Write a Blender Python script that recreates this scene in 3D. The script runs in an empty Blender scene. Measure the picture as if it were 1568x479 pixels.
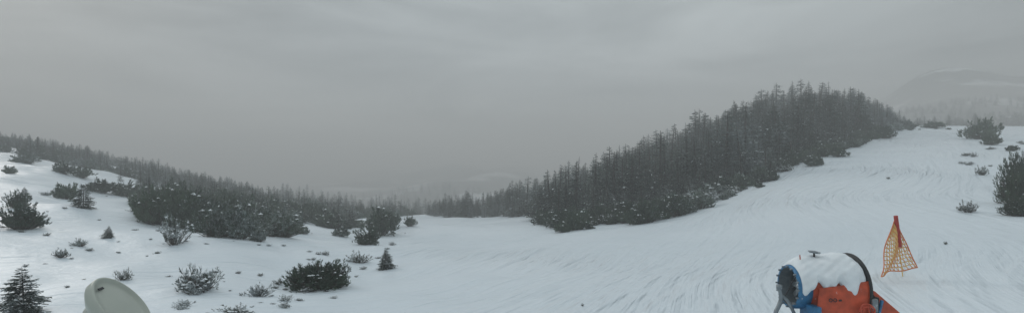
import bpy, math, random
import numpy as np
from mathutils import Vector, Matrix
random.seed(7); np.random.seed(7)
S=bpy.context.scene
S.view_settings.view_transform='Standard'; S.view_settings.look='None'; S.view_settings.exposure=0
CAMZ=3.6; F=784.0; HV=275.0
# ------------------------------------------------------------------ materials
def newmat(name):
    m=bpy.data.materials.new(name); m.use_nodes=True
    nt=m.node_tree; b=nt.nodes['Principled BSDF']; return m,nt,b
def N(nt,t,**k):
    n=nt.nodes.new(t)
    for a,v in k.items(): setattr(n,a,v)
    return n
def simple(name,c,rough=0.5,metal=0.0,var=0.15,scale=12,bump=0.0,frost=0.0):
    m,nt,b=newmat(name)
    g=N(nt,'ShaderNodeTexCoord'); no=N(nt,'ShaderNodeTexNoise'); no.inputs['Scale'].default_value=scale; no.inputs['Detail'].default_value=6
    nt.links.new(g.outputs['Object'],no.inputs['Vector'])
    r=N(nt,'ShaderNodeValToRGB')
    r.color_ramp.elements[0].position=0.3; r.color_ramp.elements[1].position=0.7
    r.color_ramp.elements[0].color=[x*(1-var) for x in c]+[1]; r.color_ramp.elements[1].color=[min(1,x*(1+var)) for x in c]+[1]
    nt.links.new(no.outputs['Fac'],r.inputs['Fac']); col=r.outputs['Color']
    if frost:   # rime and thin snow sticking in patches
        n2=N(nt,'ShaderNodeTexNoise'); n2.inputs['Scale'].default_value=7; n2.inputs['Detail'].default_value=8; n2.inputs['Roughness'].default_value=0.7
        nt.links.new(g.outputs['Object'],n2.inputs['Vector'])
        mr=N(nt,'ShaderNodeMapRange'); mr.inputs['From Min'].default_value=0.66-frost*0.2; mr.inputs['From Max'].default_value=0.74-frost*0.2; mr.inputs['To Max'].default_value=0.8
        nt.links.new(n2.outputs['Fac'],mr.inputs['Value'])
        mx=N(nt,'ShaderNodeMix',data_type='RGBA'); nt.links.new(mr.outputs[0],mx.inputs[0]); nt.links.new(col,mx.inputs[6]); mx.inputs[7].default_value=(0.7,0.73,0.75,1); col=mx.outputs[2]
    nt.links.new(col,b.inputs['Base Color'])
    b.inputs['Roughness'].default_value=rough; b.inputs['Metallic'].default_value=metal
    if bump:
        bp=N(nt,'ShaderNodeBump'); bp.inputs['Strength'].default_value=bump; bp.inputs['Distance'].default_value=0.02
        nt.links.new(no.outputs['Fac'],bp.inputs['Height']); nt.links.new(bp.outputs['Normal'],b.inputs['Normal'])
    return m
def snow_ground():
    m,nt,b=newmat('snow_surface'); L=nt.links.new
    g=N(nt,'ShaderNodeNewGeometry')
    n1=N(nt,'ShaderNodeTexNoise'); n1.inputs['Scale'].default_value=0.06; n1.inputs['Detail'].default_value=5
    L(g.outputs['Position'],n1.inputs['Vector'])
    r=N(nt,'ShaderNodeValToRGB'); r.color_ramp.elements[0].position=0.3; r.color_ramp.elements[1].position=0.7
    r.color_ramp.elements[0].color=(0.64,0.72,0.775,1); r.color_ramp.elements[1].color=(0.74,0.81,0.86,1)
    L(n1.outputs['Fac'],r.inputs['Fac'])
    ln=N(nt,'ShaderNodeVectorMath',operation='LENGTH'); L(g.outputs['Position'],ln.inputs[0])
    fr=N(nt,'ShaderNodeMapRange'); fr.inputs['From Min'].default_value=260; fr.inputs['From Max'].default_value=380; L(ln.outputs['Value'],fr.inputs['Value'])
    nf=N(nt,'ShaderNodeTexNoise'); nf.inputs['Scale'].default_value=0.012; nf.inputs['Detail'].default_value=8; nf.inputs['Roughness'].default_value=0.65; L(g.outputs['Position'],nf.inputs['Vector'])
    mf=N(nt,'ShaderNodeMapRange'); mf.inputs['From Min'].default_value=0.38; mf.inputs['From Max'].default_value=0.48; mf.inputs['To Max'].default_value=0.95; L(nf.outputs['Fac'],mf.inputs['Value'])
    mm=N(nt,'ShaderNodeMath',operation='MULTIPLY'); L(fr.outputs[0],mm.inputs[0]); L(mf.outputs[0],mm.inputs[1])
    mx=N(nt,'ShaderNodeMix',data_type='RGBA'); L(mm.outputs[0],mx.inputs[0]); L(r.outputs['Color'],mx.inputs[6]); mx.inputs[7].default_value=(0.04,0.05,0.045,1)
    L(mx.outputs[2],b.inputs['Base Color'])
    b.inputs['Roughness'].default_value=0.45
    wp=N(nt,'ShaderNodeTexNoise'); wp.inputs['Scale'].default_value=0.022; wp.inputs['Detail'].default_value=1
    L(g.outputs['Position'],wp.inputs['Vector'])
    ad=N(nt,'ShaderNodeVectorMath',operation='MULTIPLY_ADD'); ad.inputs[1].default_value=(22,22,0)
    L(wp.outputs['Color'],ad.inputs[0]); L(g.outputs['Position'],ad.inputs[2])
    def streak(rot,sx,sy,det=5):
        mp=N(nt,'ShaderNodeMapping',vector_type='TEXTURE'); mp.inputs['Rotation'].default_value=(0,0,math.radians(rot)); mp.inputs['Scale'].default_value=(sx,sy,4)
        L(ad.outputs['Vector'],mp.inputs['Vector'])
        n2=N(nt,'ShaderNodeTexNoise'); n2.inputs['Scale'].default_value=1.0; n2.inputs['Detail'].default_value=det; n2.inputs['Roughness'].default_value=0.55
        L(mp.outputs['Vector'],n2.inputs['Vector']); return n2
    s1=streak(50,40,1.5,3); s2=streak(58,30,0.5,4)
    n3=N(nt,'ShaderNodeTexNoise'); n3.inputs['Scale'].default_value=0.8; n3.inputs['Detail'].default_value=8; n3.inputs['Roughness'].default_value=0.6
    L(g.outputs['Position'],n3.inputs['Vector'])
    # groomed stripes fade in and out across the slope
    np_=N(nt,'ShaderNodeTexNoise'); np_.inputs['Scale'].default_value=0.05; np_.inputs['Detail'].default_value=2; L(g.outputs['Position'],np_.inputs['Vector'])
    pm=N(nt,'ShaderNodeMapRange'); pm.inputs['From Min'].default_value=0.38; pm.inputs['From Max'].default_value=0.6; pm.inputs['To Min'].default_value=0.25; L(np_.outputs['Fac'],pm.inputs['Value'])
    prev=None
    for s,st,di,msk in ((s1,0.9,0.85,1),(s2,0.8,0.34,1),(n3,0.6,0.2,0)):
        b1=N(nt,'ShaderNodeBump'); b1.inputs['Strength'].default_value=st; b1.inputs['Distance'].default_value=di
        L(s.outputs['Fac'],b1.inputs['Height'])
        if msk: L(pm.outputs[0],b1.inputs['Strength'])
        if prev: L(prev.outputs['Normal'],b1.inputs['Normal'])
        prev=b1
    L(prev.outputs['Normal'],b.inputs['Normal'])
    return m
def foliage(name,c0,c1,snow=0.3):
    m,nt,b=newmat(name); L=nt.links.new
    g=N(nt,'ShaderNodeNewGeometry'); oi=N(nt,'ShaderNodeObjectInfo')
    no=N(nt,'ShaderNodeTexNoise'); no.inputs['Scale'].default_value=1.6; no.inputs['Detail'].default_value=6
    L(g.outputs['Position'],no.inputs['Vector'])
    ad=N(nt,'ShaderNodeMath',operation='MULTIPLY_ADD'); ad.inputs[1].default_value=0.4; L(oi.outputs['Random'],ad.inputs[0]); L(no.outputs['Fac'],ad.inputs[2])
    r=N(nt,'ShaderNodeValToRGB'); r.color_ramp.elements[0].position=0.4; r.color_ramp.elements[1].position=0.95
    r.color_ramp.elements[0].color=(*c0,1); r.color_ramp.elements[1].color=(*c1,1)
    L(ad.outputs[0],r.inputs['Fac'])
    n2=N(nt,'ShaderNodeTexNoise'); n2.inputs['Scale'].default_value=3.0; n2.inputs['Detail'].default_value=7; n2.inputs['Roughness'].default_value=0.8
    L(g.outputs['Position'],n2.inputs['Vector'])
    n4=N(nt,'ShaderNodeTexNoise'); n4.inputs['Scale'].default_value=0.07; n4.inputs['Detail'].default_value=2; L(g.outputs['Position'],n4.inputs['Vector'])
    a2=N(nt,'ShaderNodeMath',operation='MULTIPLY_ADD'); a2.inputs[1].default_value=0.6; L(n4.outputs['Fac'],a2.inputs[0]); L(n2.outputs['Fac'],a2.inputs[2])
    mr=N(nt,'ShaderNodeMapRange'); mr.inputs['From Min'].default_value=0.90-0.2*snow; mr.inputs['From Max'].default_value=1.03-0.2*snow; mr.inputs['To Max'].default_value=0.6
    L(a2.outputs[0],mr.inputs['Value'])
    mx=N(nt,'ShaderNodeMix',data_type='RGBA'); L(mr.outputs[0],mx.inputs[0]); L(r.outputs['Color'],mx.inputs[6]); mx.inputs[7].default_value=(0.60,0.66,0.69,1)
    L(mx.outputs[2],b.inputs['Base Color']); b.inputs['Roughness'].default_value=0.85
    b.inputs['Specular IOR Level'].default_value=0.15
    return m
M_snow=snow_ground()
M_spruce=foliage('spruce_needles',(0.018,0.028,0.024),(0.068,0.09,0.07),0.55)
M_pine=foliage('dwarf_pine_needles',(0.020,0.038,0.028),(0.08,0.115,0.075),0.3)
M_brush=foliage('frosted_brush',(0.04,0.045,0.036),(0.11,0.12,0.09),0.8)
M_bark=simple('bark',(0.07,0.055,0.045),0.9)
M_snowcap=simple('fresh_snow',(0.75,0.80,0.83),0.7,var=0.08,scale=5,bump=0.6)
# ------------------------------------------------------------------ terrain
US=[-200,0,200,400,550,650,740,810,870,1000,1120,1200,1300,1380,1420,1568,1750]
YT={13.5:[470,475,482,482,482,482,482,482,482,480,478,478,475,475,472,465,460],
20:[415,420,430,437,440,438,437,436,435,430,425,420,410,402,400,395,390],
30:[355,360,380,395,405,403,402,400,396,390,378,365,355,347,343,335,330],
45:[298,304,338,362,378,376,374,368,365,352,330,312,300,292,288,280,275],
62:[258,264,304,340,358,356,352,346,342,326,297,270,255,250,247,240,235],
90:[234,236,276,318,343,340,336,330,318,290,255,228,222,217,214,210,207],
130:[222,222,262,306,330,328,328,322,302,262,215,190,187,190,190,194,196],
200:[215,214,258,302,326,332,335,325,300,262,215,190,190,205,202,198,200],
350:[225,222,266,306,325,335,338,335,310,270,230,210,205,205,205,200,200],
600:[230,228,265,300,305,285,276,285,300,290,270,240,200,160,138,128,138],
1000:[235,235,265,285,272,256,256,262,270,280,270,240,185,132,108,118,130]}
rows=sorted(YT); UA=(np.array(US)-784)/F
ag=np.linspace(-1.3,1.3,261); Lg=np.linspace(math.log(3),math.log(1100),240)
Zc=np.zeros((len(rows)+2,len(ag))); Ly=[math.log(3),math.log(8)]+[math.log(r) for r in rows]
for i,r in enumerate(rows):
    Zc[i+2]=np.interp(ag,UA,(HV-np.array(YT[r]))/F*r)
Zc[0]=-3.6; Zc[1]=-3.6
G=np.zeros((len(ag),len(Lg)))
for i in range(len(ag)): G[i]=np.interp(Lg,Ly,Zc[:,i])
def smooth(A,ax,s):
    k=np.exp(-0.5*(np.arange(-3*s,3*s+1)/s)**2); k/=k.sum()
    pad=[(0,0),(0,0)]; pad[ax]=(3*s,3*s); B=np.pad(A,pad,mode='edge')
    return np.apply_along_axis(lambda v:np.convolve(v,k,mode='valid'),ax,B)
G=smooth(smooth(G,0,5),1,4)
def lookup(a,y):
    fa=np.clip((a-ag[0])/(ag[1]-ag[0]),0,len(ag)-1.001); fl=np.clip((np.log(np.maximum(y,3))-Lg[0])/(Lg[1]-Lg[0]),0,len(Lg)-1.001)
    i=fa.astype(int); j=fl.astype(int); p=fa-i; q=fl-j
    return (G[i,j]*(1-p)+G[i+1,j]*p)*(1-q)+(G[i,j+1]*(1-p)+G[i+1,j+1]*p)*q
WV=[(random.uniform(0,6.28),random.uniform(0,6.28),random.uniform(0.7,1.4)) for _ in range(14)]
def relief(x,y):
    z=0*x
    for k,(th,ph,m) in enumerate(WV):
        wl=[30,22,15,11,8,6.2,4.8,3.9,3.1,2.4,40,18,9,5.5][k]
        z=z+0.0075*wl*m*np.sin((x*math.cos(th)+y*math.sin(th))*6.283/wl+ph+1.3*np.sin(x*0.13+k)+1.1*np.cos(y*0.11+2*k))
    return z
TH0=math.radians(52)
def ground(x,y):
    x=np.asarray(x,float); y=np.asarray(y,float)
    r=np.hypot(x,y)+1e-6; th=np.arctan2(x,y); tc=np.clip(th,-TH0,TH0)
    zf=lookup(np.tan(tc),r*np.cos(tc))
    zl=lookup(np.full_like(r,-math.tan(TH0)),r*math.cos(TH0)); zr=lookup(np.full_like(r,math.tan(TH0)),r*math.cos(TH0))
    back=np.abs(th)>TH0
    t=np.clip((np.abs(th)-TH0)/(math.pi-TH0),0,1); t=t*t*(3-2*t)
    own=np.where(th>0,zr,zl); zb=own*(1-t)+0.5*(zl+zr)*t
    z=np.where(back,zb,zf)
    left=np.clip((-x/np.maximum(r,1))*3+0.2,0,1)
    amp=(0.17+0.75*left)*np.clip((r-5)/15,0,1)
    far=np.clip((r-200)/60,0,25)
    return z+CAMZ+relief(x,y)*amp+ far*0.65*np.sin(x*0.021+1)*np.cos(y*0.017)+far*0.15*np.sin(x*0.06+1+2*np.sin(y*0.02))
def gz(x,y): return float(ground(np.array([x]),np.array([y]))[0])
ths=np.concatenate([np.linspace(-TH0,TH0,640),np.linspace(TH0,2*math.pi-TH0,120)[1:-1]])
rs=np.geomspace(1.0,1250,330)
TT,RR=np.meshgrid(ths,rs,indexing='ij'); X=RR*np.sin(TT); Y=RR*np.cos(TT); Z=ground(X,Y)
nt_,nr_=TT.shape
verts=np.stack([X.ravel(),Y.ravel(),Z.ravel()],1)
ii,jj=np.meshgrid(np.arange(nt_),np.arange(nr_-1),indexing='ij'); i2=(ii+1)%nt_
faces=np.stack([ii*nr_+jj,ii*nr_+jj+1,i2*nr_+jj+1,i2*nr_+jj],-1).reshape(-1,4)
vl=verts.tolist(); fl=faces.tolist(); vl.append((0,0,gz(0,0.5))); c=len(vl)-1
fl+= [(c,i*nr_,((i+1)%nt_)*nr_) for i in range(nt_)]
def mkobj(name,v,f,mats,mi=None,smoothf=False,parent=None,loc=None,link=True):
    me=bpy.data.meshes.new(name); me.from_pydata(v,[],f)
    for m in mats: me.materials.append(m)
    if mi is not None: me.polygons.foreach_set('material_index',mi)
    if smoothf: me.polygons.foreach_set('use_smooth',[True]*len(me.polygons))
    me.update()
    if not link: return me
    o=bpy.data.objects.new(name,me); S.collection.objects.link(o)
    if parent: o.parent=parent
    if loc is not None: o.location=loc
    return o
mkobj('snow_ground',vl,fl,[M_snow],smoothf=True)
def empty(name,loc=(0,0,0)):
    e=bpy.data.objects.new(name,None); S.collection.objects.link(e); e.location=loc; e.empty_display_size=0.2; return e
YS=np.geomspace(6,420,1600)
def pixel_to_ground(u,v):  # ground position where the sight line through an image pixel lands
    a=(u-784)/F; s=(HV-v)/F
    g=ground(a*YS,YS); hit=np.nonzero(g>=CAMZ+s*YS)[0]
    if len(hit)==0: k=int(np.argmin(np.abs(g-(CAMZ+s*YS))/YS))
    else: k=int(hit[0])
    return a*YS[k],YS[k]
# ------------------------------------------------------------------ plants
def cyl(v,f,mi,p0,p1,r0,r1,m,n=5):
    p0=np.array(p0);p1=np.array(p1); d=p1-p0; d=d/(np.linalg.norm(d)+1e-9)
    a=np.cross(d,[0.3,0.9,0.2]); a/=np.linalg.norm(a); b=np.cross(d,a); k=len(v)
    for p,r in((p0,r0),(p1,r1)):
        for i in range(n):
            t=6.2832*i/n; v.append(tuple(p+r*(a*math.cos(t)+b*math.sin(t))))
    for i in range(n):
        j=(i+1)%n; f.append((k+i,k+j,k+n+j,k+n+i)); mi.append(m)
def spruce_mesh(name,seed,h=7.0,rm=1.5,nw=24,nb=8,expo=0.85,snow=0.12,sparse=0.0,twigs=4):
    R=random.Random(seed); v=[];f=[];mi=[]
    cyl(v,f,mi,(0,0,-0.4),(0,0,h*0.6),0.022*h,0.012*h,1,7); cyl(v,f,mi,(0,0,h*0.6),(0,0,h),0.012*h,0.002*h,1,5)
    lop=R.uniform(0,6.28); ph=R.uniform(0,6)
    for k in range(nw):
        t=k/nw; z0=h*(0.04+0.95*t)
        belt_=1+0.18*math.sin(t*17+ph)
        for b in range(nb):
            if R.random()<sparse: continue
            az=6.2832*(b+R.uniform(-.35,.35))/nb+k*1.3
            r=rm*belt_*((1-t)**expo)*R.uniform(0.5,1.25)*(1+0.22*math.cos(az-lop))+0.06
            z=z0+R.uniform(-.6,.6)*h/nw
            d=np.array([math.cos(az),math.sin(az),0]); s_=np.array([-d[1],d[0],0])
            dr=R.uniform(0.2,0.65)*(1-0.7*t)
            def P(s): return d*r*s+np.array([0,0,z+r*(0.14*s-dr*s*s+ (0.14*s**4))])
            w=0.09*r+0.03*h/7; prev=None
            for s in (0.05,0.4,0.75,1.0):
                p=P(s); ww=w*(1.05-s)
                a=len(v); v.append(tuple(p-s_*ww)); v.append(tuple(p+s_*ww))
                if prev is not None: f.append((prev,a,a+1,prev+1)); mi.append(2 if R.random()<snow else 0)
                prev=a
            for q in range(twigs):
                s=0.25+0.7*(q+R.random())/twigs
                for sg in(-1,1):
                    p=P(s); l=r*0.42*(1.15-s)*R.uniform(0.7,1.3)+0.05*h/7
                    e=p+(s_*sg*0.8+d*0.6)*l-np.array([0,0,l*R.uniform(0.0,0.7)])
                    bw=d*(0.06*r+0.025*h/7)
                    a=len(v); v.extend([tuple(p-bw),tuple(p+bw),tuple(e)]); f.append((a,a+1,a+2)); mi.append(2 if R.random()<snow else 0)
    return mkobj(name,v,f,[M_spruce,M_bark,M_snowcap],mi,link=False)
def bush_mesh(name,seed,tufts,blades,bl,bw,mat,snow=0.12,hgt=0.85,fill=0.35):
    R=random.Random(seed); v=[];f=[];mi=[]
    lob=[(R.uniform(0,6.28),R.uniform(0.12,0.38),R.randint(2,6)) for _ in range(5)]
    for k in range(tufts):
        az=R.uniform(0,6.2832); ct=R.random()**0.75; st=math.sqrt(max(0,1-ct*ct))
        lump=0.8+sum(a*math.sin(n*az+p+2.5*ct*n) for p,a,n in lob)*0.5
        rr=max(0.25,lump)*(fill+(1-fill)*R.random()**0.5)
        p=np.array([math.cos(az)*st*rr,math.sin(az)*st*rr,(ct*hgt*0.85*rr+0.03)])
        out=np.array([math.cos(az)*(0.3+0.6*st),math.sin(az)*(0.3+0.6*st),0.75]); out/=np.linalg.norm(out)
        if k%3==0:
            root=p*0.15; root[2]=-0.1; cyl(v,f,mi,root,p,0.022,0.008,1,3)
        base=p-out*bl*0.4
        for j in range(blades):
            d=out+np.array([R.gauss(0,.55),R.gauss(0,.55),R.gauss(0,.4)]); d/=np.linalg.norm(d)
            sd=np.cross(d,[R.random(),R.random(),R.random()]); sd/=np.linalg.norm(sd)+1e-6
            o=base+out*bl*R.uniform(0,1.0); e=o+d*bl*R.uniform(0.7,1.2)
            a=len(v); m=(o+e)/2; v.extend([tuple(o),tuple(m+sd*bw),tuple(e),tuple(m-sd*bw)]); f.append((a,a+1,a+2,a+3)); mi.append(0)
        if R.random()<snow:
            n=6; c_=p+np.array([0,0,bl*0.5]); q=bl*R.uniform(0.35,0.85); a=len(v)
            v.append(tuple(c_+np.array([0,0,q*0.35])))
            for i in range(n): t=6.283*i/n; v.append(tuple(c_+np.array([math.cos(t)*q*R.uniform(.6,1.2),math.sin(t)*q*R.uniform(.6,1.2),0])))
            for i in range(n): f.append((a,a+1+i,a+1+(i+1)%n)); mi.append(2)
    return mkobj(name,v,f,[mat,M_bark,M_snowcap],mi,link=False)
SPR=[spruce_mesh('spruce_a%d'%i,i,7,random.uniform(1.3,2.2),22,8,random.uniform(.6,.95),0.05,random.choice([0,0.1,0.25]),4) for i in range(8)]
SPRB=[spruce_mesh('spruce_n%d'%i,50+i,7,0.9,20,6,0.7,0.03,0.5,3) for i in range(3)]
SPRN=[spruce_mesh('young_spruce%d'%i,80+i,1.4,0.62,20,12,0.85,0.09,0.08,8) for i in range(2)]
BF=[bush_mesh('pine_far%d'%i,100+i,170,8,0.22,0.036,M_pine,0.09) for i in range(6)]
BN=[bush_mesh('pine_near%d'%i,200+i,700,14,0.10,0.010,M_pine,0.07,0.85,0.3) for i in range(4)]
BR=[bush_mesh('brush%d'%i,300+i,150,9,0.14,0.015,M_brush,0.5,0.6,0.1) for i in range(3)]
def put(mesh,name,x,y,sx,sz,parent=None,tilt=0.04,dz=0.0):
    o=bpy.data.objects.new(name,mesh); S.collection.objects.link(o)
    o.location=(x,y,gz(x,y)-dz); o.scale=(sx,sx*random.uniform(.85,1.15),sz)
    o.rotation_euler=(random.gauss(0,tilt),random.gauss(0,tilt),random.uniform(0,6.28))
    if parent: o.parent=parent
    return o
def vnoise(x,y,s,seed=0):
    return (math.sin(x/s+seed)+math.sin(y/s*1.1+seed*2.3)+math.sin((x+y)/s*0.73+seed*3.1)+math.sin((x-1.7*y)/s*0.61+seed))/4
# forest on the hill right of the piste
forest=empty('spruce_forest')
eu=[655,700,740,800,835,870,940,1000,1060,1120,1200,1260,1300,1350,1385]
ey=[122,112,106,88,64,57,57,58,58,62,70,78,86,100,116]
hu=[655,740,850,950,1100,1240,1330,1385]; hh=[4.4,4.8,6.3,7.2,7.8,8.8,6.8,2.4]
cnt=0
for _ in range(60000):
    if cnt>=1550: break
    a=random.uniform((655-784)/F,(1385-784)/F); u=a*F+784
    y=math.sqrt(random.uniform(50**2,158**2)); e=float(np.interp(u,eu,ey))
    if y<e+3.5*vnoise(a*y,y,3.5,1): continue
    if y>e+35 and random.random()<0.5: continue
    h=float(np.interp(u,hu,hh))*random.choice([0.45,0.6,0.7,0.8,0.85,0.9,1.0,1.05,1.2])*random.uniform(.9,1.1)
    h*=1+0.22*vnoise(a*y,y,6,9)
    if y<e+6: h*=random.uniform(0.35,0.8)
    m=random.choice(SPR) if random.random()<0.88 else random.choice(SPRB)
    put(m,'spruce',a*y,y,h/7*random.uniform(1.0,1.6),h/7,forest,0.04); cnt+=1
skirt=empty('dwarf_pine_thicket')
for _ in range(520):
    u=random.uniform(825,1400); e=float(np.interp(u,eu,ey)); y=e+random.gauss(0.0,2.8); a=(u-784)/F
    s=random.uniform(0.4,1.5)
    put(random.choice(BF+BR[:2]),'dwarf_pine',a*y,y,s,s*random.uniform(.8,1.9),skirt,0.1)
# left hillside: mountain pine belt with young conifers
belt=empty('dwarf_pine_thicket')
bu=[-60,0,60,100,200,220,250,350,460,540,640]; bv=[226,233,247,258,286,328,342,364,360,350,328]
cnt=0
for _ in range(40000):
    if cnt>=1900: break
    u=random.uniform(-90,645); a=(u-784)/F; y=36*(200/36)**random.random()
    x=a*y; v=HV-(gz(x,y)-CAMZ)/y*F
    vb=float(np.interp(u,bu,bv))
    if v>vb+4*vnoise(x,y,2.5,7): continue
    d=vnoise(x,y,4.5,4)
    if y<100 and d<(-0.10 if y<75 else -0.2): continue
    if u<215 and y<100 and (random.random()<0.85 or d<0.15): continue
    if random.random()<(0.6 if u<330 else 0.35) and y>50:
        h=random.uniform(1.6,4.3)*(1.0 if y>85 else 0.75); put(random.choice(SPR),'spruce',x,y,h/7*1.35,h/7,belt,0.04)
    else:
        s=random.uniform(0.7,1.7); put(random.choice(BF),'dwarf_pine',x,y,s,s*random.uniform(1.0,2.0),belt,0.12)
    cnt+=1
# trees along the far right ridge and valley floor
ridge=empty('distant_forest')
for _ in range(600):
    u=random.uniform(1335,1650); a=(u-784)/F; y=random.uniform(200,460)
    if y<420 and (u<1400 or random.random()<0.3): continue
    if vnoise(a*y,y,30,2)<-0.2: continue
    h=random.uniform(3.5,6.5); put(random.choice(SPR),'spruce',a*y,y,h/7*1.6,h/7,ridge,0.02)
for _ in range(650):
    u=random.uniform(430,900); a=(u-784)/F; y=random.uniform(180,560)
    if vnoise(a*y,y,25,5)<-0.05: continue
    h=random.uniform(5,9); put(random.choice(SPR),'spruce',a*y,y,h/7*1.2,h/7,ridge,0.02)
# individual shrubs: image pixel column, base pixel row, width and height in pixels
shr=[(28,318,30,24,'F'),(35,350,54,34,'F'),(100,305,30,22,'F'),(15,266,16,11,'F'),(98,266,26,15,'F'),(125,272,28,14,'F'),(155,294,38,18,'F'),(192,300,36,18,'F'),
(40,250,30,12,'F'),(240,341,60,50,'F'),(262,330,50,36,'F'),(268,374,44,34,'R'),(330,362,50,40,'F'),(365,364,50,44,'F'),(310,343,40,28,'F'),(395,369,24,16,'F'),(345,345,50,40,'F'),
(430,362,60,30,'F'),(93,394,20,12,'R'),(122,377,20,10,'R'),(70,299,16,5,'R'),(188,428,26,14,'R'),(305,446,60,34,'R'),(300,440,44,22,'N'),(280,469,26,10,'R'),(362,482,62,12,'R'),
(397,453,36,18,'R'),(426,435,18,7,'R'),(438,460,22,8,'R'),(487,441,88,36,'N'),(462,439,44,30,'N'),(512,436,46,34,'N'),(487,438,60,34,'N'),(522,361,26,12,'F'),(562,374,40,22,'F'),(583,360,46,36,'F'),(590,350,40,26,'F'),
(605,342,14,18,'F'),(629,346,16,14,'F'),(550,402,32,14,'R'),(497,390,14,5,'R'),(468,446,30,6,'R'),(320,425,20,6,'R'),(540,345,20,9,'F'),
(1245,254,26,14,'F'),(1285,240,26,12,'F'),(1355,212,24,16,'F'),(1500,213,42,26,'F'),(1518,222,22,14,'F'),(1550,231,16,8,'F'),(1490,240,10,6,'R'),(1503,268,16,12,'R'),
(1553,312,44,50,'F'),(1560,290,40,54,'F'),(1556,330,40,26,'F'),(1482,325,26,15,'R'),(1470,322,10,6,'R'),(1448,374,5,4,'R'),(1360,274,5,3,'R'),(892,468,5,4,'R'),
(1430,196,30,9,'F'),(1410,192,16,7,'F'),(1465,191,18,8,'F'),(1385,197,20,12,'F'),(1538,190,16,12,'F'),(1560,189,22,15,'F'),(1515,188,14,14,'F'),(480,398,8,4,'R'),(600,375,10,5,'R'),(520,440,12,4,'R')]
for u,v,w,h,t in shr:
    x,y=pixel_to_ground(u,v); w=w*y/F; h=h*y/F
    lst={'F':BF,'N':BN,'R':BR}[t]; hg=0.6 if t=='R' else 0.85
    if t=='F' and y<45: lst=BN
    nm={'F':'dwarf_pine_bush','N':'dwarf_pine_bush','R':'snow_covered_shrub'}[t]
    put(random.choice(lst),nm,x,y,w/2*1.15,h/hg*1.15,None,0.06)
twg=empty('low_brush')
for _ in range(110):
    u=random.uniform(5,620); v=random.uniform(300,478)
    if random.random()<0.7:
        q=random.choice([s for s in shr if s[0]<620 and s[1]>300]); u=q[0]+random.gauss(0,q[2]*0.8); v=q[1]+random.gauss(2,7)
    x,y=pixel_to_ground(u,v); s=random.uniform(0.06,0.26)
    put(random.choice(BR),'brush',x,y,s,s*random.uniform(0.6,1.3),twg,0.1)
for _ in range(70):
    u=random.uniform(1380,1568); v=random.gauss(192,5) if random.random()<0.7 else random.uniform(200,260)
    if v>200 and u<1470: continue
    x,y=pixel_to_ground(u,v); s=random.uniform(0.2,0.7)
    put(random.choice(BF if v<200 else BR),'brush',x,y,s,s,twg,0.1)
for u,v,h in [(37,480,72),(167,364,18),(590,411,30),(128,318,36),(36,300,14),(583,356,40),(601,345,28),(690,329,30),(672,330,22),(1240,250,30)]:
    x,y=pixel_to_ground(u,v); h=h*y/F; o=put(random.choice(SPRN) if h<2.3 else random.choice(SPR[:4]),'spruce_tree',x,y,1,1,None,0.03)
    s=h/(1.4 if h<2.3 else 7); o.scale=(s*1.1,s*1.1,s)
# ------------------------------------------------------------------ helpers for machine parts
def P(u,v,y): return Vector(((u-784)/F*y,y,CAMZ+(HV-v)/F*y))
def revolve(name,prof,mat,parent,mtx,n=48,a0=0,a1=6.283185):
    v=[];f=[]; full=abs(a1-a0-6.283185)<1e-3; m=n if full else n+1
    for i in range(m):
        t=a0+(a1-a0)*i/n
        for j,(h,r) in enumerate(prof): v.append((r*math.cos(t),r*math.sin(t),h))
    k=len(prof)
    for i in range(n):
        i2=(i+1)%m if full else i+1
        for j in range(k-1): f.append((i*k+j,i2*k+j,i2*k+j+1,i*k+j+1))
    o=mkobj(name,v,f,[mat],smoothf=True,parent=parent); o.matrix_local=mtx; return o
def tube(name,pts,r,mat,parent):
    cu=bpy.data.curves.new(name,'CURVE'); cu.dimensions='3D'; cu.bevel_depth=r; cu.bevel_resolution=3; cu.use_fill_caps=True
    sp=cu.splines.new('NURBS' if len(pts)>3 else 'POLY'); sp.points.add(len(pts)-1)
    for p,q in zip(sp.points,pts): p.co=(*q,1)
    if len(pts)>3: sp.use_endpoint_u=True; sp.order_u=3
    o=bpy.data.objects.new(name,cu); S.collection.objects.link(o); o.parent=parent; o.data.materials.append(mat); return o
def box(name,c,s,mat,parent,rot=(0,0,0),bev=0.012):
    x,y,z=[q/2 for q in s]; v=[(a,b,d) for a in(-x,x) for b in(-y,y) for d in(-z,z)]
    f=[(0,1,3,2),(4,6,7,5),(0,4,5,1),(2,3,7,6),(0,2,6,4),(1,5,7,3)]
    o=mkobj(name,v,f,[mat],parent=parent,loc=c); o.rotation_euler=rot
    b=o.modifiers.new('b','BEVEL'); b.width=bev; b.segments=2; return o
M_or=simple('orange_paint',(0.50,0.075,0.028),0.5,var=0.3,scale=6,frost=0.12)
M_bl=simple('blue_paint',(0.03,0.16,0.32),0.45,var=0.3,frost=0.2)
M_gr=simple('grey_metal',(0.22,0.25,0.27),0.4,0.5,frost=0.4)
M_dk=simple('black_rubber',(0.025,0.027,0.03),0.6,frost=0.1)
M_wh=simple('beige_plastic',(0.40,0.43,0.38),0.45,var=0.06,scale=3)
M_red=simple('red_padding',(0.36,0.03,0.02),0.6)
M_hose=simple('red_hose',(0.5,0.07,0.03),0.45)
M_ny=simple('yellow_net',(0.76,0.52,0.17),0.6)
M_no=simple('orange_net',(0.66,0.20,0.07),0.6)
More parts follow.
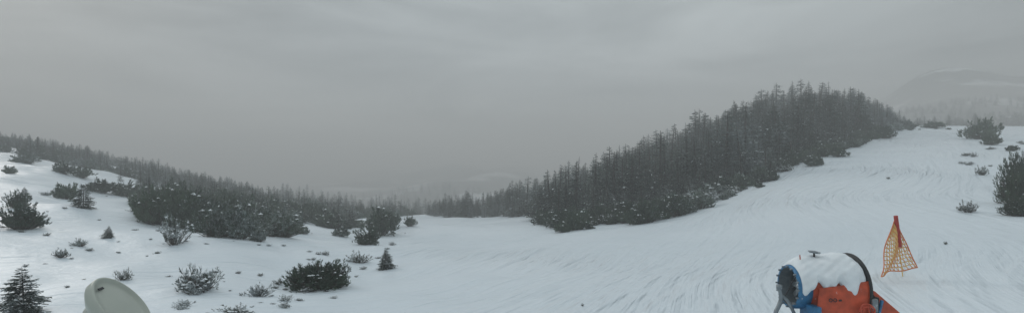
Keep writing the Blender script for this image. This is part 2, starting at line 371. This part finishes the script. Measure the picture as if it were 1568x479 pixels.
# ------------------------------------------------------------------ snow cannon
GX,GY=5.4,9.05; g0=gz(GX,GY)
gun=empty('snow_cannon',(GX,GY,g0))
def W(x,y,z): return Vector((x-GX,y-GY,z-g0))
cz=CAMZ-1.88
AX=Matrix.Rotation(math.radians(90),4,'Y')
def at(x,z=cz,y=GY): return Matrix.Translation(W(x,y,z))@AX
revolve('barrel_front',[(0.0,0.33),(0.0,0.365),(0.03,0.38),(0.10,0.38),(0.22,0.385),(0.22,0.36)],M_bl,gun,at(4.88))
revolve('barrel_inner',[(0.0,0.335),(0.12,0.32),(0.45,0.30),(0.9,0.33)],M_gr,gun,at(4.885))
revolve('barrel_shell',[(0.0,0.375),(0.3,0.42),(0.62,0.47),(0.82,0.49),(0.84,0.44)],M_or,gun,at(5.105))
revolve('rear_hoop',[(0.0,0.49),(0.0,0.585),(0.03,0.585),(0.03,0.49),(0.0,0.49)],M_dk,gun,at(5.945))
for k,(r,x) in enumerate([(0.30,5.975),(0.2,5.985),(0.4,5.965)]):
    revolve('intake_grille_%d'%k,[(0,r),(0.0,r+0.012),(0.012,r+0.012),(0.012,r),(0,r)],M_dk,gun,at(x))
revolve('fan_hub',[(0,0.001),(0.02,0.05),(0.06,0.09),(0.3,0.1),(0.3,0.001)],M_gr,gun,at(5.02))
for k in range(8):
    t=k*math.pi/4; c_=W(5.1,GY+0.19*math.cos(t),cz+0.19*math.sin(t))
    box('fan_blade_%d'%k,c_,(0.015,0.2,0.09),M_gr,gun,(t,0.0,0),0.004)
for k in range(16):
    t=k*math.pi/8; c_=W(4.865,GY+0.35*math.cos(t),cz+0.35*math.sin(t))
    box('nozzle_%d'%k,c_,(0.05,0.028,0.028),M_gr,gun,(t,0,0),0.005)
rj=random.Random(3); ph=[rj.uniform(0,6) for _ in range(6)]
def jit(t,h): return 0.014*math.sin(4*t+ph[0]+3*h)+0.010*math.sin(9*t+ph[1]+7*h)+0.010*math.sin(3*t+11*h+ph[2])+0.005*math.sin(23*t+29*h)
def capmesh():
    v=[];f=[];n=70;m=60
    for i in range(n+1):
        q=i/n
        for j in range(m+1):
            s=j/m; h=0.02+1.02*s; r=float(np.interp(h,[0,0.22,0.52,0.84,1.04],[0.38,0.385,0.425,0.475,0.492]))
            lo=math.radians(100+14*math.sin(6*s+1)+9*math.sin(15*s)); hi=math.radians(266+9*math.sin(7*s+2)+8*math.sin(19*s)+4*math.sin(41*s)-16*max(0,s-0.75)/0.25)
            t=lo+(hi-lo)*q
            edge=min(1,min(q,1-q)*10)*min(1,min(s,1-s)*9)
            rr=r+0.004+(0.075+jit(t,h)+0.035*max(0,-math.cos(t)))*edge**0.5
            v.append((rr*math.cos(t),rr*math.sin(t),h))
    for i in range(n):
        for j in range(m): a=i*(m+1)+j; f.append((a,a+1,a+m+2,a+m+1))
    return v,f
v,f=capmesh(); o=mkobj('snow_cap',v,f,[M_snowcap],smoothf=True,parent=gun); o.matrix_local=at(4.9)
def panel():
    v=[];f=[]; n=14;m=12
    for i in range(n+1):
        s=i/n; x=5.15+0.80*s; r=0.43+0.09*s
        for j in range(m+1):
            q=j/m
            if q<0.4: t=math.radians(12*(1-q/0.4)*(0.6+1.2*s)); yy=GY-r*math.cos(t)-0.012; zz=cz+r*math.sin(t)
            else: yy=GY-r-0.012-0.03*math.sin(6*s+q*5)*(q-0.4); zz=cz-(q-0.4)/0.6*0.66
            v.append(tuple(W(x+0.02*math.sin(q*7),yy,zz)))
    for i in range(n):
        for j in range(m): a=i*(m+1)+j; f.append((a,a+m+1,a+m+2,a+1))
    return v,f
v,f=panel(); o=mkobj('side_cover',v,f,[M_or],smoothf=True,parent=gun); md=o.modifiers.new('s','SOLIDIFY'); md.thickness=0.012
for k in range(2):
    c_=W(5.33+0.075*k,GY-0.488,cz-0.13); mt=Matrix.Translation(c_)@Matrix.Rotation(math.radians(90),4,'X')
    revolve('badge_ring_%d'%k,[(0,0.02),(0.004,0.02),(0.004,0.032),(0,0.032)],M_dk,gun,mt,24)
box('latch',W(5.48,GY-0.505,cz-0.13),(0.05,0.015,0.03),M_dk,gun)
a0=[(6.0,-0.02),(6.10,0.02),(6.66,-0.46),(6.68,-0.62),(6.0,-0.62)]
v=[]
for yy in (GY-0.45,GY+0.25):
    for x,z in a0: v.append(tuple(W(x,yy,cz+z)))
f=[(0,1,2,3,4),(9,8,7,6,5)]+[(i,i+5,(i+1)%5+5,(i+1)%5) for i in range(5)]
o=mkobj('tail_cover',v,f,[M_or],parent=gun); b=o.modifiers.new('b','BEVEL'); b.width=0.03; b.segments=3
box('control_cabinet',W(6.05,GY-0.36,cz-0.33),(0.16,0.3,0.5),M_dk,gun)
box('motor_block',W(6.0,GY-0.56,cz-0.20),(0.1,0.08,0.22),M_gr,gun)
box('hinge_arm',W(6.1,GY-0.54,cz-0.32),(0.04,0.05,0.42),M_bl,gun,(0,0.25,0))
box('blue_frame',W(5.10,GY-0.3,cz-0.42),(0.12,0.45,0.36),M_bl,gun)
box('yoke_beam',W(5.45,GY,cz-0.62),(1.3,0.5,0.1),M_bl,gun)
revolve('stand_column',[(0,0.09),(cz-0.65-g0,0.07)],M_gr,gun,Matrix.Translation(W(5.45,GY,g0)))
for k,(dx,dy) in enumerate([(-0.9,-0.5),(0.9,-0.5),(0.0,0.9)]):
    tube('stand_leg_%d'%k,[(0.05,0,0.7),(dx,dy,-0.02)],0.035,M_gr,gun)
    revolve('foot_pad_%d'%k,[(0,0.001),(0,0.12),(0.03,0.12),(0.05,0.04),(0.05,0.001)],M_dk,gun,Matrix.Translation(Vector((dx,dy,-0.02))),20)
hp=[]
for i in range(70):
    t=i/69*6.283*3.4; k=0.10+0.03*math.sin(t*0.37); hp.append(W(5.84+k*math.cos(t)+0.03*math.sin(2.3*t),GY-0.62-0.03*math.sin(t*0.7),cz-0.34+(k+0.04)*math.sin(t)+0.04*math.sin(0.5*t)))
tube('coiled_hose',hp,0.011,M_hose,gun)
tube('hose_drop',[W(5.95,GY-0.5,cz-0.05),W(5.98,GY-0.58,cz-0.2),W(5.9,GY-0.6,cz-0.45),W(5.8,GY-0.62,cz-0.8),W(5.9,GY-0.65,cz-1.3)],0.014,M_hose,gun)
tube('cable',[W(6.0,GY-0.45,cz+0.05),W(6.08,GY-0.55,cz-0.15),W(6.05,GY-0.58,cz-0.4),W(6.1,GY-0.5,cz-0.9)],0.012,M_dk,gun)
tube('lamp_stalk',[W(5.34,GY,cz+0.42),W(5.34,GY,cz+0.595)],0.016,M_dk,gun)
revolve('lamp_head',[(0,0.001),(0.0,0.08),(0.02,0.10),(0.035,0.09),(0.045,0.001)],M_gr,gun,Matrix.Translation(W(5.34,GY,cz+0.585))@Matrix.Rotation(0.15,4,'Y'),24)
tube('sensor_rod',[W(5.05,GY-0.1,cz+0.36),W(5.02,GY-0.12,cz+0.57)],0.009,M_or,gun)
tube('water_pipe',[W(4.62,GY-0.2,cz+0.02),W(4.66,GY-0.2,cz-0.1),W(4.64,GY-0.2,cz-0.25),W(4.5,GY-0.2,cz-0.5),W(5.0,GY-0.1,cz-0.7)],0.036,M_gr,gun)
tube('air_pipe',[W(4.62,GY-0.2,cz-0.08),W(4.74,GY-0.22,cz-0.16),W(4.82,GY-0.2,cz-0.3),W(5.0,GY-0.1,cz-0.6)],0.028,M_gr,gun)
revolve('pipe_coupling',[(0,0.001),(0,0.05),(0.07,0.05),(0.07,0.001)],M_gr,gun,Matrix.Translation(W(4.62,GY-0.2,cz)),20)
tube('bracket_wire',[W(4.75,GY-0.1,cz-0.2),W(4.86,GY-0.15,cz+0.08),W(5.0,GY-0.2,cz+0.34)],0.008,M_dk,gun)
# ------------------------------------------------------------------ safety flag
FY=17.5; B=P(1383,415,FY); fb=Vector((B.x,B.y,gz(B.x,B.y))); flag=empty('slope_marker_flag',fb)
def FL(u,v,y=FY): return P(u,v,y)-fb
tube('pole',[Vector((0.02,0,-0.3)),FL(1371,330)],0.016,M_ny,flag)
tube('rolled_net',[FL(1378,378,FY-0.15),FL(1374.5,352,FY-0.15),FL(1371.5,330,FY-0.15)],0.065,M_red,flag)
T=FL(1371,333,FY-0.1); Bl=FL(1344,423,FY-0.5); Br=FL(1401,408,FY-0.25)
def tri(a,b):
    p=T+(Bl-T)*a*(1-b)+(Br-T)*a*b
    return p+Vector((0.05*math.sin(9*a+4*b)*a,0.14*math.sin(5*a+7*b)*a,0.03*math.sin(14*b+2)*a))
def ribbons(name,lines,mat,off,dy):
    v=[];f=[]
    for pts in lines:
        k0=len(v)
        for p in pts: v.append(tuple(p+off+Vector((0,dy,0)))); v.append(tuple(p-off+Vector((0,dy,0))))
        for i in range(len(pts)-1): f.append((k0+2*i,k0+2*i+1,k0+2*i+3,k0+2*i+2))
    return mkobj(name,v,f,[mat],parent=flag)
ribbons('net_yellow',[[tri(max(0.02,s/20),b/13) for s in range(21)] for b in range(1,13)],M_ny,Vector((0.017,0,0)),0)
ribbons('net_yellow_cross',[[tri(a/15,b/12) for b in range(13)] for a in range(1,15)],M_ny,Vector((0,0,0.015)),0.01)
dg=[]
for k in range(-12,13):
    pts=[tri(a/40,0.5+(k/12.0+(a/40-0.5)*0.9)/(a/40)) for a in range(2,41) if 0<=0.5+(k/12.0+(a/40-0.5)*0.9)/(a/40)<=1]
    if len(pts)>1: dg.append(pts)
ribbons('net_orange',dg,M_no,Vector((0.013,0,0)),-0.015)
tube('net_hem_left',[tri(i/12,0) for i in range(13)],0.018,M_no,flag); tube('net_hem_right',[tri(i/12,1) for i in range(13)],0.018,M_no,flag); tube('net_hem_low',[tri(1,i/10) for i in range(11)],0.02,M_no,flag)
# ------------------------------------------------------------------ dish antenna
DY=2.6; dc=P(187,467,DY); dgz=gz(dc.x,dc.y)
dish=empty('dish_antenna',(dc.x,dc.y,dgz)); dl=Vector((0,0,dc.z-dgz))
vd=Vector((dc.x,dc.y,dc.z-CAMZ)).normalized(); right=vd.cross(Vector((0,0,1))).normalized(); up=right.cross(vd)
nrm=(-vd*0.42+right*0.72+up*0.55).normalized()
q=nrm.to_track_quat('Z','Y').to_matrix().to_4x4(); MD=Matrix.Translation(dl)@q@Matrix.Scale(0.92,4)
revolve('dish_rim',[(-0.10,0.001),(-0.095,0.09),(-0.075,0.15),(-0.045,0.182),(-0.035,0.19),(0.0,0.193),(0.010,0.190),(0.012,0.18),(-0.006,0.172),(0.004,0.12),(0.02,0.06),(0.024,0.001)],M_wh,dish,MD,64)
revolve('rear_housing',[(-0.17,0.001),(-0.165,0.07),(-0.14,0.10),(-0.07,0.12)],M_wh,dish,MD,40)
tube('mount_arm',[dl-nrm*0.12,dl-nrm*0.2+Vector((-0.02,0.02,-0.1)),Vector((-0.08,0.1,dl.z-0.25)),Vector((-0.08,0.1,dl.z-0.4))],0.025,M_wh,dish)
tube('mount_pole',[Vector((-0.08,0.1,-0.3)),Vector((-0.08,0.1,dl.z-0.18))],0.03,M_gr,dish)
bq=box('label',(0,0,0),(0.05,0.014,0.004),M_dk,dish,bev=0.001); bq.matrix_local=MD@Matrix.Translation((-0.06,0.13,0.010))
# ------------------------------------------------------------------ fog
fm=bpy.data.materials.new('fog'); fm.use_nodes=True; nt=fm.node_tree; nt.nodes.clear()
out=N(nt,'ShaderNodeOutputMaterial'); vs=N(nt,'ShaderNodeVolumeScatter'); vs.inputs['Color'].default_value=(0.94,0.98,1,1); vs.inputs['Density'].default_value=0.0037; vs.inputs['Anisotropy'].default_value=0.0
em=N(nt,'ShaderNodeEmission'); em.inputs['Color'].default_value=(0.84,0.98,1.0,1); em.inputs['Strength'].default_value=0.00022  # faint glow added to brighten the fog, standing in for multiply scattered light
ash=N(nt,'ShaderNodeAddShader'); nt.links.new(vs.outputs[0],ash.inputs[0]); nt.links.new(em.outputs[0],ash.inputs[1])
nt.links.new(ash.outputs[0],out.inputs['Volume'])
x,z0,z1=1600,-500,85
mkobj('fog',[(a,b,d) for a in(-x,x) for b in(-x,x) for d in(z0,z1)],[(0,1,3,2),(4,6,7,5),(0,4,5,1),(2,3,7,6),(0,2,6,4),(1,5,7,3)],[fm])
# ------------------------------------------------------------------ light
w=bpy.data.worlds.new('World'); S.world=w; w.use_nodes=True; nt=w.node_tree; nt.nodes.clear(); L=nt.links.new
out=N(nt,'ShaderNodeOutputWorld'); sky=N(nt,'ShaderNodeTexSky',sky_type='NISHITA'); sky.sun_disc=False
el,az=math.radians(27),math.radians(-50)
sky.sun_elevation=el; sky.sun_rotation=az
b1=N(nt,'ShaderNodeBackground'); b1.inputs[1].default_value=0.012; L(sky.outputs[0],b1.inputs[0])
tc=N(nt,'ShaderNodeTexCoord'); sx=N(nt,'ShaderNodeSeparateXYZ'); L(tc.outputs['Generated'],sx.inputs[0])
cl=N(nt,'ShaderNodeValToRGB'); L(sx.outputs['Z'],cl.inputs['Fac'])
e=cl.color_ramp.elements; e[0].position=0.0; e[0].color=(0.31,0.35,0.365,1); e[1].position=1.0; e[1].color=(0.86,0.95,0.99,1)
k=e.new(0.16); k.color=(0.36,0.405,0.42,1); k=e.new(0.35); k.color=(0.48,0.535,0.545,1)
mpn=N(nt,'ShaderNodeMapping'); mpn.inputs['Scale'].default_value=(1,1,5); mpn.inputs['Location'].default_value=(0.4,0.2,0.3); L(tc.outputs['Generated'],mpn.inputs[0])
cn=N(nt,'ShaderNodeTexNoise'); cn.inputs['Scale'].default_value=2.2; cn.inputs['Detail'].default_value=6; cn.inputs['Roughness'].default_value=0.52; cn.inputs['Distortion'].default_value=0.5; L(mpn.outputs[0],cn.inputs['Vector'])
mr=N(nt,'ShaderNodeMapRange'); mr.inputs['From Min'].default_value=0.3; mr.inputs['From Max'].default_value=0.7; mr.inputs['To Min'].default_value=0.62; mr.inputs['To Max'].default_value=1.34; L(cn.outputs['Fac'],mr.inputs['Value'])
mu=N(nt,'ShaderNodeVectorMath',operation='SCALE'); L(cl.outputs['Color'],mu.inputs[0]); L(mr.outputs[0],mu.inputs['Scale'])
b2=N(nt,'ShaderNodeBackground'); b2.inputs[1].default_value=1.0; L(mu.outputs[0],b2.inputs[0])
ad=N(nt,'ShaderNodeAddShader'); L(b1.outputs[0],ad.inputs[0]); L(b2.outputs[0],ad.inputs[1]); L(ad.outputs[0],out.inputs['Surface'])
sl=bpy.data.lights.new('sun','SUN'); sl.energy=1.15; sl.angle=math.radians(14); sl.color=(1,0.98,0.95)
so=bpy.data.objects.new('sun',sl); S.collection.objects.link(so)
d=Vector((math.sin(az)*math.cos(el),math.cos(az)*math.cos(el),math.sin(el)))
so.rotation_euler=d.to_track_quat('Z','Y').to_euler()
# ------------------------------------------------------------------ camera
cd=bpy.data.cameras.new('camera'); cam=bpy.data.objects.new('camera',cd); S.collection.objects.link(cam); S.camera=cam
cam.location=(0,0,CAMZ); cam.rotation_euler=(math.radians(90),0,0); cd.lens=18; cd.sensor_width=36; cd.shift_y=(HV-239.5)/1568; cd.clip_start=0.1; cd.clip_end=4000
